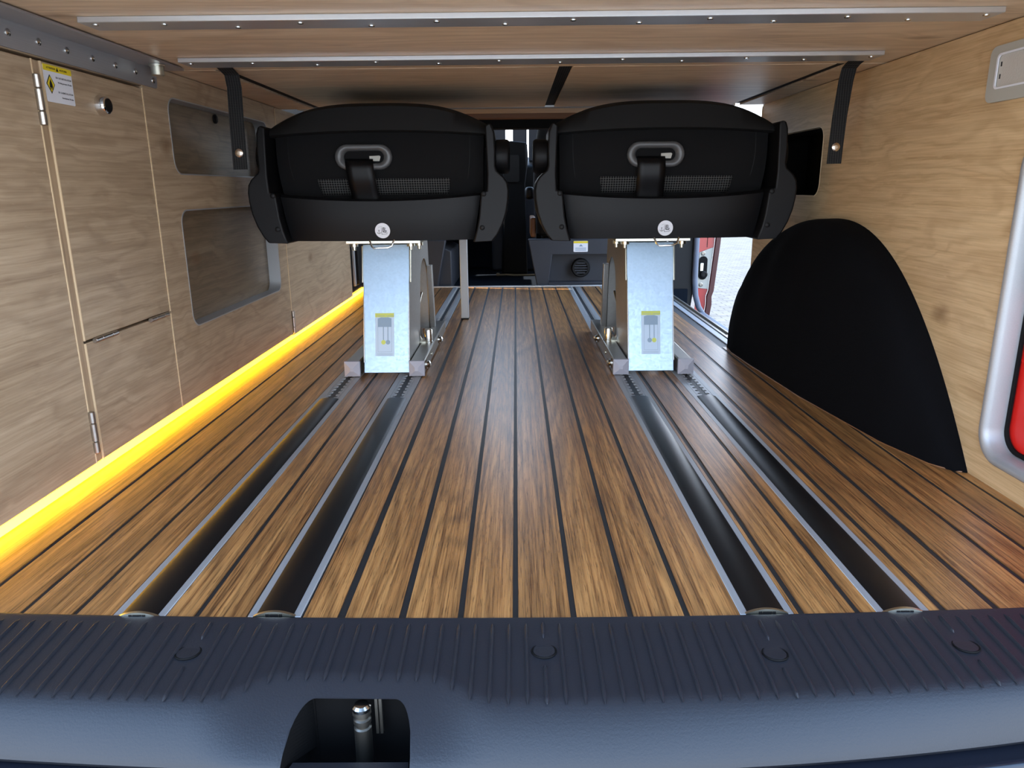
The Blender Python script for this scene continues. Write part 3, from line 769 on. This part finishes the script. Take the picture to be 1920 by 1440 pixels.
    # instruction sticker on the front plate
    lx = pxc + (-.004 if not mirror else .001); zz0, zz1 = .044, .141
    def lp(x0, x1, z0, z1, d0, d1):
        def to(a, b, q): f = (b-z0p)/(z1p-z0p); return (a, y0p+(y1p-y0p)*f - q, b)
        return MB().prism([(x0,z0),(x1,z0),(x1,z1),(x0,z1)], [], to, d0, d1)
    stk = lp(lx-.0225, lx+.0215, zz0, zz1, .0, .0006).build('instruction_sticker', M_['pale'], t, smooth=False); tag(stk, 'pale sticker showing two locking levers')
    lp(lx-.0225, lx+.0215, zz1-.009, zz1, .0006, .0009).build('yellow_band', M_['olive'], stk, smooth=False)
    k = lp(lx-.0165, lx+.0155, .110, .129, .0006, .0009)
    def to(a, b, q): f = (b-z0p)/(z1p-z0p); return (a, y0p+(y1p-y0p)*f - q, b)
    k.prism([(lx-.0165,.129),(lx+.0155,.129),(lx+.008,.1315),(lx-.009,.1315)], [], to, .0006, .0009)
    for (xa, za, xb, zb) in ((-.0165,.054,-.0160,.112),(.0150,.054,.0155,.112),(-.0165,.0535,.0155,.054),(-.0045,.078,-.0025,.112),(.0060,.078,.0080,.112),(-.0185,.0465,.0175,.0472),(-.0185,.0495,.0175,.0502)):
        k.v += []; q = lp(lx+xa, lx+xb, za, zb, .0006, .0009); k.add(q.v, q.f)
    k.build('lever_drawing', M_['inst'], stk, smooth=False)
    for i, cx in enumerate((-.0035, .0070)):
        mt = 'olive' if (i == 0) != mirror else 'inst'
        MB().prism(circ(lx+cx, .0755, .0052, 16), [], to, .0009, .0011).build('lever_knob_print', M_[mt], stk, smooth=False)
    fz = .1335; f = (fz-z0p)/(z1p-z0p); sl = (y1p-y0p)/(z1p-z0p)
    for (wd_, xx) in (('ATTENTION', lx-.019), ('ACHTUNG', lx+.004)):
        Mx = Matrix(((1,0,0,xx),(0,sl,-1,y0p+(y1p-y0p)*f-.0010),(0,1,0,fz),(0,0,0,1)))
        text_mesh('lettering', wd_, .0034, M_['inst'], stk, Mx)
    return t
build_seat(-.2945, 'black folded seat on galvanised pedestal beside the left cabinet and LED strip', False, .010, -.0315, -.0085)
build_seat(.3215, 'black folded seat on galvanised pedestal beside the wheel arch', True, .0, -.020, -.0095)

# square post of a folded table between the seats
pt = thing('table_leg', (-.171, 2.43, 0), 'square brushed metal table leg standing between the two pedestals', 'table leg')
MB().box(-.0125, .0125, -.0125, .0125, .004, .36).build('post', M_['alu'], pt, bevel=.0015)
MB().box(-.0130, .0130, -.0130, .0130, .0005, .0038).build('foot_cap', M_['blk'], pt)

# ================================================================== REAR SILL
sill = thing('loading_sill', (0, .60, 0), 'ribbed dark plastic loading sill with round caps along the tailgate edge', 'sill')
def sc_w(x):   # scoop around the lock
    return smooth01((x+.275)/.065) * smooth01((-.020-x)/.065)
def yin(x): return .657 + .050*x*x
def kfn(x): return (.125 if x > 0 else .04)*x*x
def efn(x): return .530 + .045*x*x + .034*sc_w(x) + .6*kfn(x)
def ffn(x): return .497 + .060*x*x + kfn(x)
HX0, HX1 = -.1965, -.0905
def prof(x, n=26):
    e, f_ = efn(x), ffn(x)
    P = [(yin(x), -.02), (yin(x), .001), (yin(x)-.002, .0025), (yin(x)-.006, .0025)]
    for k in range(1, 8): q = k/8; P.append((yin(x)-.006 + (e+.012 - yin(x)+.006)*q, .0025 - .006*q))
    a = (e+.012, -.0035); b = (e-.004, -.0062); c = (f_+.004, -.029); d = (f_-.001, -.040)
    for k in range(14):
        q = k/13; # cubic bezier a..d
        P.append(tuple(a[i]*(1-q)**3 + 3*b[i]*q*(1-q)**2 + 3*c[i]*q*q*(1-q) + d[i]*q**3 for i in (0, 1)))
    P += [(f_+.004, -.047), (f_+.02, -.055)]
    return P
xs_ = sorted(set([round(-.72 + 1.44*k/144, 5) for k in range(145)] + [round(HX0 + (HX1-HX0)*k/54, 5) for k in range(55)] + [HX0-.0004, HX1+.0004]))
def hole_limit(x):
    """index (float) of the profile at which the lock opening starts"""
    if x <= HX0-.0001 or x >= HX1+.0001: return None
    r = .018; d = min(x-HX0, HX1-x); k = 0 if d > r else r - sqrt(max(0, r*r-(r-d)**2))
    return 15.2 + k/.0030
def pat(P, i):
    i = max(0, min(len(P)-1.0001, i)); a = int(i); q = i-a; return tuple(P[a][k]*(1-q)+P[a+1][k]*q for k in (0, 1))
N = 79; vs_, fs_ = [], []
for x in xs_:
    P = prof(x); lim = hole_limit(x); top = len(P)-1 if lim is None else min(lim, 24)
    for k in range(N):
        p = pat(P, min(top, (len(P)-1)*k/(N-1))); vs_.append((x, p[0]-.60, p[1]))
cols = [hole_limit(x) for x in xs_]
for i in range(len(xs_)-1):
    if (cols[i] is None) != (cols[i+1] is None): 
        pass
    for k in range(N-1): fs_.append((i*N+k, (i+1)*N+k, (i+1)*N+k+1, i*N+k+1))
body = MB().add(vs_, fs_).build('sill_body', M_['sill'], sill, ang=60)
# lock recess
rec = MB()
for hx_, inx in ((HX0, HX0+.012), (HX1, HX1-.003)):
    pp = [pat(prof(hx_), 15.6 + q*.48) for q in range(18)]; nn_ = len(pp)
    rec.add([(hx_, p[0]-.60, p[1]-.0004) for p in pp] + [(inx, -.031, p[1]-.006-.03*(k/nn_)) for k, p in enumerate(pp)],
            [(k, k+1, nn_+k+1, nn_+k) for k in range(nn_-1)])
rec.box(HX0+.008, HX1-.002, -.032, -.030, -.09, -.013)
rec.box(HX0-.006, HX1+.006, -.10, -.030, -.094, -.09)
rec.box(HX0-.006, HX0+.001, -.100, -.030, -.094, -.046); rec.box(HX1-.001, HX1+.006, -.100, -.030, -.094, -.046)
rec.box(HX0-.006, HX0+.012, -.034, -.030, -.094, -.015)
rec.build('lock_recess', M_['black'], sill, smooth=False)
MB().add([(HX0+.004,-.101,-.041),(HX1-.001,-.101,-.041),(HX1-.003,-.086,-.0440),(HX0+.006,-.086,-.0440),(HX0+.004,-.101,-.060),(HX1-.001,-.101,-.060),(HX1-.003,-.088,-.060),(HX0+.012,-.088,-.060)],
         [(0,1,2,3),(0,4,5,1),(3,2,6,7),(0,3,7,4),(1,5,6,2)]).build('recess_lip', M_['sill'], sill, smooth=False)
lkp = MB().lathe((-.1385, -.050, -.078), (0,0,1), [(.0078,0),(.0078,.040),(.0062,.041),(.0062,.044),(.0078,.045),(.0078,.049),(.0060,.050),(.0060,.053),(.0082,.054),(.0082,.058)], 18)
lkp.build('striker_pin', M_['steel_dark'], sill, ang=50)
MB().lathe((-.1385, -.050, -.020), (0,0,1), [(.0083,0),(.0083,.003),(.006,.005)], 18).build('striker_head', M_['steel'], sill)
MB().box(-.1280, -.1255, -.045, -.041, -.050, -.014).box(-.1243, -.1218, -.045, -.041, -.050, -.014).build('striker_guide', M_['steel_dark'], sill)
# ribs and round caps
caps = [(-.312, .604), (.0235, .603), (.238, .598), (.421, .6085)]
rm = {}
def rib_mesh(L):
    key = round(L, 3)
    if key not in rm:
        n = 6; hw = .0021; pts = [(0, -L)] ; o2 = []
        m = MB()
        def rf(u, v):
            x = -hw + 2*hw*v; q = min(1, min(u, 1-u)*L/.004); h = .0028*(1-(x/hw)**2)*sqrt(max(0, q*(2-q)))
            return (x*max(.25, q), -L*u, h - .0002)
        m.grid(13, 7, lambda u, v: rf(u if u not in (0, 1) else u, v))
        me = m.mesh('rib'); me.materials.append(M_['sill']); rm[key] = me
    return rm[key]
k0 = -36
for k in range(-43, 44):
    x = .0071 + .01655*k
    if abs(x) > .69: continue
    ya = yin(x)-.011; yb_ = efn(x)+.004 if sc_w(x) < .05 else efn(x)+.001
    if sc_w(x) >= .05: yb_ = max(yb_, efn(x))
    segs = [(ya, yb_)]
    for (cx, cy) in caps:
        if abs(x-cx) < .0085: segs = [(ya, cy+.019), (cy-.019, yb_)]
    for (a, b) in segs:
        L = a-b
        if L < .008: continue
        sl = -.006/(yin(x)-.006-efn(x)-.012)
        o = bpy.data.objects.new('rib', rib_mesh(L)); link(o, sill)
        zt = .0025 - .006*((yin(x)-.006-a)/(yin(x)-.006-efn(x)-.012))
        o.location = (x, a-.60, zt); o.rotation_euler = (-math.atan(sl), 0, 0)
for (cx, cy) in caps:
    z = .0025 - .006*((yin(cx)-.006-cy)/(yin(cx)-.018-efn(cx)))
    o = MB().lathe((cx, cy-.60, z), (0, .06, 1), [(.0108,-.002),(.0108,.0001),(.0100,.0007),(.001,.0008)], 28).build('round_cap', M_['sill'], sill, ang=30)
    MB().tube([(cx+.0113*cos(2*pi*q/28), cy-.60+.0113*sin(2*pi*q/28), z+.0001+.06*.0113*-sin(2*pi*q/28)) for q in range(28)], .0010, 6, True).build('cap_groove', M_['black'], sill)
# bumper and rubber strips below the sill
def strip(name, x0, x1, prof_, mat, label, cat):
    n = 50; m = len(prof_); t = thing(name, (0, .48, -.05), label, cat)
    MB().grid(n, m, lambda u, v: (x0+(x1-x0)*u, ffn(x0+(x1-x0)*u) + prof_[int(round(v*(m-1)))][0] - .48 - .000, prof_[int(round(v*(m-1)))][1]+.05)).build('strip', mat, t, ang=60)
    return t
def roll(cy, cz, r, a0, a1, n=12): return [(cy + r*cos(a0+(a1-a0)*k/n), cz + r*sin(a0+(a1-a0)*k/n)) for k in range(n+1)]
strip('rubber_seal', .205, .72, [(.02,-.052)] + [(.004, -.0475), (-.006, -.0485)] + roll(-.012, -.054, .0065, R(80), R(230)) + [(.0, -.075)], M_['bumper'], 'glossy black rubber seal under the right end of the sill', 'seal')
strip('rubber_seal', -.72, .204, [(.02,-.053)] + [(.003, -.0485), (-.010, -.0510)] + roll(-.016, -.058, .0065, R(80), R(230)) + [(.0, -.078)], M_['bumper'], 'glossy black rubber seal under the left end of the sill', 'seal')
strip('bumper', -.70, .70, [(.0, -.082), (-.02, -.078)] + roll(-.040, -.100, .024, R(75), R(180), 10) + [(-.066, -.20), (-.06, -.35)], M_['bumper'], 'smooth dark rear bumper below the sill', 'bumper')

# ================================================================== CAB
struct(MB().box(-.72, .76, 3.263, 4.29, -.10, -.02).build('floor_cab', M_['carpet'], smooth=False), 'dark blue carpet of the driver cab', 'floor')
struct(MB().box(-.72, .86, 4.32, 4.40, -.14, .58).build('wall_front', M_['carpet'], smooth=False), 'dark bulkhead below the windscreen', 'wall')
struct(MB().box(.585, .84, 2.16, 3.25, -.30, -.12).build('floor_step', M_['step'], bevel=.01), 'blue grey entry step at the side door', 'floor')
def front_seat(xc, label, boxx):
    t = thing('front_seat', (xc, 3.32, -.02), label, 'seat')
    def bk(u, v):
        a = 2*pi*v; sx = cos(a); sy = sin(a); z = .24+.62*u; wd = (.235 + .02*sin(pi*u) - .05*u**3); th = .075*(1-.35*u)*(1 if 0 < u < 1 else .6)
        return (wd*abs(sx)**.45*(1 if sx > 0 else -1), .10 + th*abs(sy)**.7*(1 if sy > 0 else -1) - .02 + .02*u - .09*u, z)
    MB().grid(16, 28, bk, close_v=True).build('backrest', M_['fabric'], t, ang=60)
    def hd(u, v):
        a = 2*pi*v; z = .90+.15*u; k = .7+.3*sin(pi*u)
        return (.125*k*abs(cos(a))**.5*(1 if cos(a) > 0 else -1), .05*k*sin(a)+.01, z)
    MB().grid(10, 20, hd, close_v=True).build('headrest', M_['fabric'], t, ang=60)
    MB().box(-.23, .23, .13, .56, .222, .32).build('cushion', M_['fabric'], t, bevel=.03, seg=3)
    for sx in (-1, 1): MB().cyl((sx*.05, .02, .84), (0,0,1), .006, .08, 10).build('headrest_rod', M_['steel'], t)
    MB().box(*sorted((.245, .285) if xc < 0 else (-.285, -.245)), .12, .40, .39, .445).build('armrest', M_['blk'], t, bevel=.015, seg=3)
    MB().box(*sorted((.238, .262) if xc < 0 else (-.262, -.238)), .10, .40, .222, .31).build('side_trim', M_['copper'] if xc > 0 else M_['blk'], t, bevel=.006)
    return t
pb = front_seat(.33, 'dark passenger seat on a charcoal base with round air vent and warning label', 0); hw = .27
m = MB().prism([(-.234, 0), (-.188, 0), (-.167, .153), (hw, .153), (hw, .22), (-.276, .22)], [], XZY, 0, .05)
m.box(-.20, hw, .05, .54, .001, .22); m.box(-.188, hw, .002, .05, .001, .030)
m.build('base', M_['dash'], pb, bevel=.005)
vx, vz = -.038, .090
MB().lathe((vx, .050, vz), (0,-1,0), [(.042,0),(.042,.030),(.038,.036),(.030,.036),(.029,.012)], 32).build('vent_ring', M_['blk'], pb, ang=30)
MB().cyl((vx, .046, vz), (0,-1,0), .0295, .006, 24).build('vent_mouth', M_['black'], pb)
for k in range(5):
    z = vz + (-.022 + .011*k); hwv = sqrt(max(.0001, .0295**2-(z-vz)**2))
    MB().box(vx-hwv, vx+hwv, .016, .026, z-.0026, z+.0026).build('vent_slat', M_['dash'], pb)
wl_ = MB().prism(rrect(vx-.036, vx+.028, .163, .211, .004, 4), [], XZY, -.0012, -.0002).build('warning_label', M_['white'], pb)
MB().box(vx-.036, vx+.028, -.0016, -.0012, .201, .210).build('yellow_band', M_['yellow'], wl_)
MB().prism([(vx-.012, .187), (vx+.006, .187), (vx-.003, .197)], [], XZY, -.0016, -.0012).build('label_print', M_['inst'], wl_)
for z in (.169, .174, .179): MB().box(vx-.028, vx+.020, -.0016, -.0012, z, z+.0022).build('label_print', M_['inst'], wl_)
db = front_seat(-.44, 'dark driver seat on a charcoal base behind the left pedestal', 0)
m = MB().prism([(-.20, 0), (.150, 0), (.15, .17), (.10, .19), (.09, .22), (-.20, .22)], [], XZY, .02, .47)
m.prism([(-.20, 0), (.085, 0), (.130, .22), (-.20, .22)], [], XZY, -.01, .02)
m.build('base', M_['dash'], db, bevel=.005)
ds = thing('dashboard', (0, 4.05, .2), 'dark dashboard at the far end of the van', 'dashboard')
MB().prism([(0, .0), (.25, .0), (.25, .36), (.10, .38), (-.06, .33), (-.07, .20)], [], lambda a, b, t: (t, a, b), -.70, .75).build('panel', M_['blk'], ds, bevel=.02, seg=3)
MB().prism([(-.0, -.218), (.20, -.218), (.20, .22), (-.07, .20)], [], lambda a, b, t: (t, a, b), -.13, .11).build('centre_console', M_['dash'], ds, bevel=.015, seg=3)
for (x0, x1) in ((-.150, -.050), (-.012, .062), (.072, .150)):  # added dark panels that block the bright windscreen gap
    MB().prism(rrect(x0, x1, .36, .56, .008, 4), [], XZY, .03, .05).build('gap_blocker', M_['dash'], ds, bevel=.003)
sw = thing('steering_wheel', (-.385, 3.93, .50), 'black steering wheel in front of the driver seat', 'steering wheel')
MB().tube([(.19*cos(2*pi*k/40), -.06*sin(2*pi*k/40)*-1, .17*sin(2*pi*k/40)) for k in range(40)], .014, 10, True).build('rim', M_['blk'], sw)
MB().lathe((0, 0, 0), (0,-1,.3), [(.07,0),(.065,.03),(.03,.04)], 20).build('hub', M_['blk'], sw)
for q in (R(0), R(180), R(270)): MB().tube([(.05*cos(q), .0, .05*sin(q)), (.19*cos(q), .06*sin(q), .17*sin(q))], .012, 8).build('spoke', M_['blk'], sw)
for (x0, x1, lab) in ((-.78, -.70, 'dark left windscreen pillar'), (.78, .86, 'dark right windscreen pillar')):
    o = MB().prism([(4.30, .55), (4.38, .55), (3.98, 1.33), (3.90, 1.33)], [], XYZ, x0, x1).build('windscreen_pillar', M_['dash']); tag(o, lab, 'pillar')
gc = thing('gear_console', (.0, 3.86, -.02), 'black gear console standing between the front seats', 'console')
MB().prism([(-.075, 0), (.06, 0), (.05, .46), (.065, .58), (.06, .66), (-.03, .67), (-.07, .62), (-.06, .46)], [], XZY, 0, .12).build('column', M_['black'], gc, bevel=.012, seg=3)
MB().prism(rrect(-.06, .02, .47, .60, .01), [], XZY, -.012, 0).build('screen', M_['blk'], gc, bevel=.003)
cdb = thing('charging_cord', (.0, 4.03, -.038), 'tan cord lying across the cab carpet', 'cord')
MB().tube([(-.085,-.20,.024),(-.05,-.20,.026),(-.01,-.20,.023),(.05,-.20,.023),(.10,-.19,.023)], .0045, 8).build('cable', M_['cord'], cdb)
MB().lathe((-.104,-.20,.027), (1,0,0), [(.004,0),(.0085,.005),(.0085,.014),(.005,.020)], 12).build('plug', M_['cord'], cdb)
# B pillar and open front door
bp = thing('door_pillar', (.78, 3.26, -.12), 'grey rubber edged door pillar beside the open doorway', 'pillar')
MB().prism([(-.10,0),(.0,0),(.012,.10),(.012,1.42),(-.10,1.42)], [], XZY, .02, .09).build('pillar', M_['blk_matte'], bp, bevel=.01)
MB().tube([(.060,.02,-.02),(.034,.015,.02),(.018,.012,.07),(.010,.01,.14),(.010,.01,.40),(.012,.01,.9),(.012,.01,1.40)], .0125, 12).build('weather_strip', M_['step'], bp)
fd = thing('front_door', (.84, 3.40, -.30), 'edge of the open red front door with latch plate', 'car door')
MB().prism([(-.012,-.10),(.006,-.10),(.026,.12),(.037,.19),(.036,.23),(.044,.255),(.062,.47),(.085,.95),(-.012,.95)], [], XZY, .0, .55).build('door_shell', M_['redpaint'], fd, bevel=.004)
MB().prism([(.020,-.10),(.029,-.10),(.053,.117),(.063,.192),(.061,.229),(.069,.254),(.087,.472),(.110,.95),(.087,.95),(.063,.472),(.045,.254),(.037,.229),(.038,.192),(.028,.117)], [], XZY, -.014, .0).build('outer_skin', M_['maroon'], fd, bevel=.003)
MB().prism([(-.008,.268),(.043,.262),(.058,.452),(-.004,.430)], [], XZY, -.004, 0).build('latch_plate', M_['lampgrey'], fd, bevel=.001)
MB().prism(rrect(-.004, .034, .306, .412, .018), [], XZY, -.007, -.004).build('latch_mouth', M_['black'], fd)
MB().box(.000, .016, -.012, -.007, .345, .382).build('latch_claw', M_['zinc'], fd, bevel=.002)
MB().lathe((.020, -.007, .330), (0,-1,0), [(.016,0),(.016,.008),(.010,.010),(.010,.006)], 18).build('latch_bolt', M_['blk'], fd)
for (x, z) in ((.013, .425), (.010, .283)): MB().lathe((x, -.004, z), (0,-1,0), [(.010,0),(.010,.002),(.006,.003),(.006,.001)], 16).build('screw', M_['steel_dark'], fd)
MB().tube([(.030,-.002,.452),(.030,-.002,.95)], .0012, 6).build('panel_joint', M_['maroon'], fd)
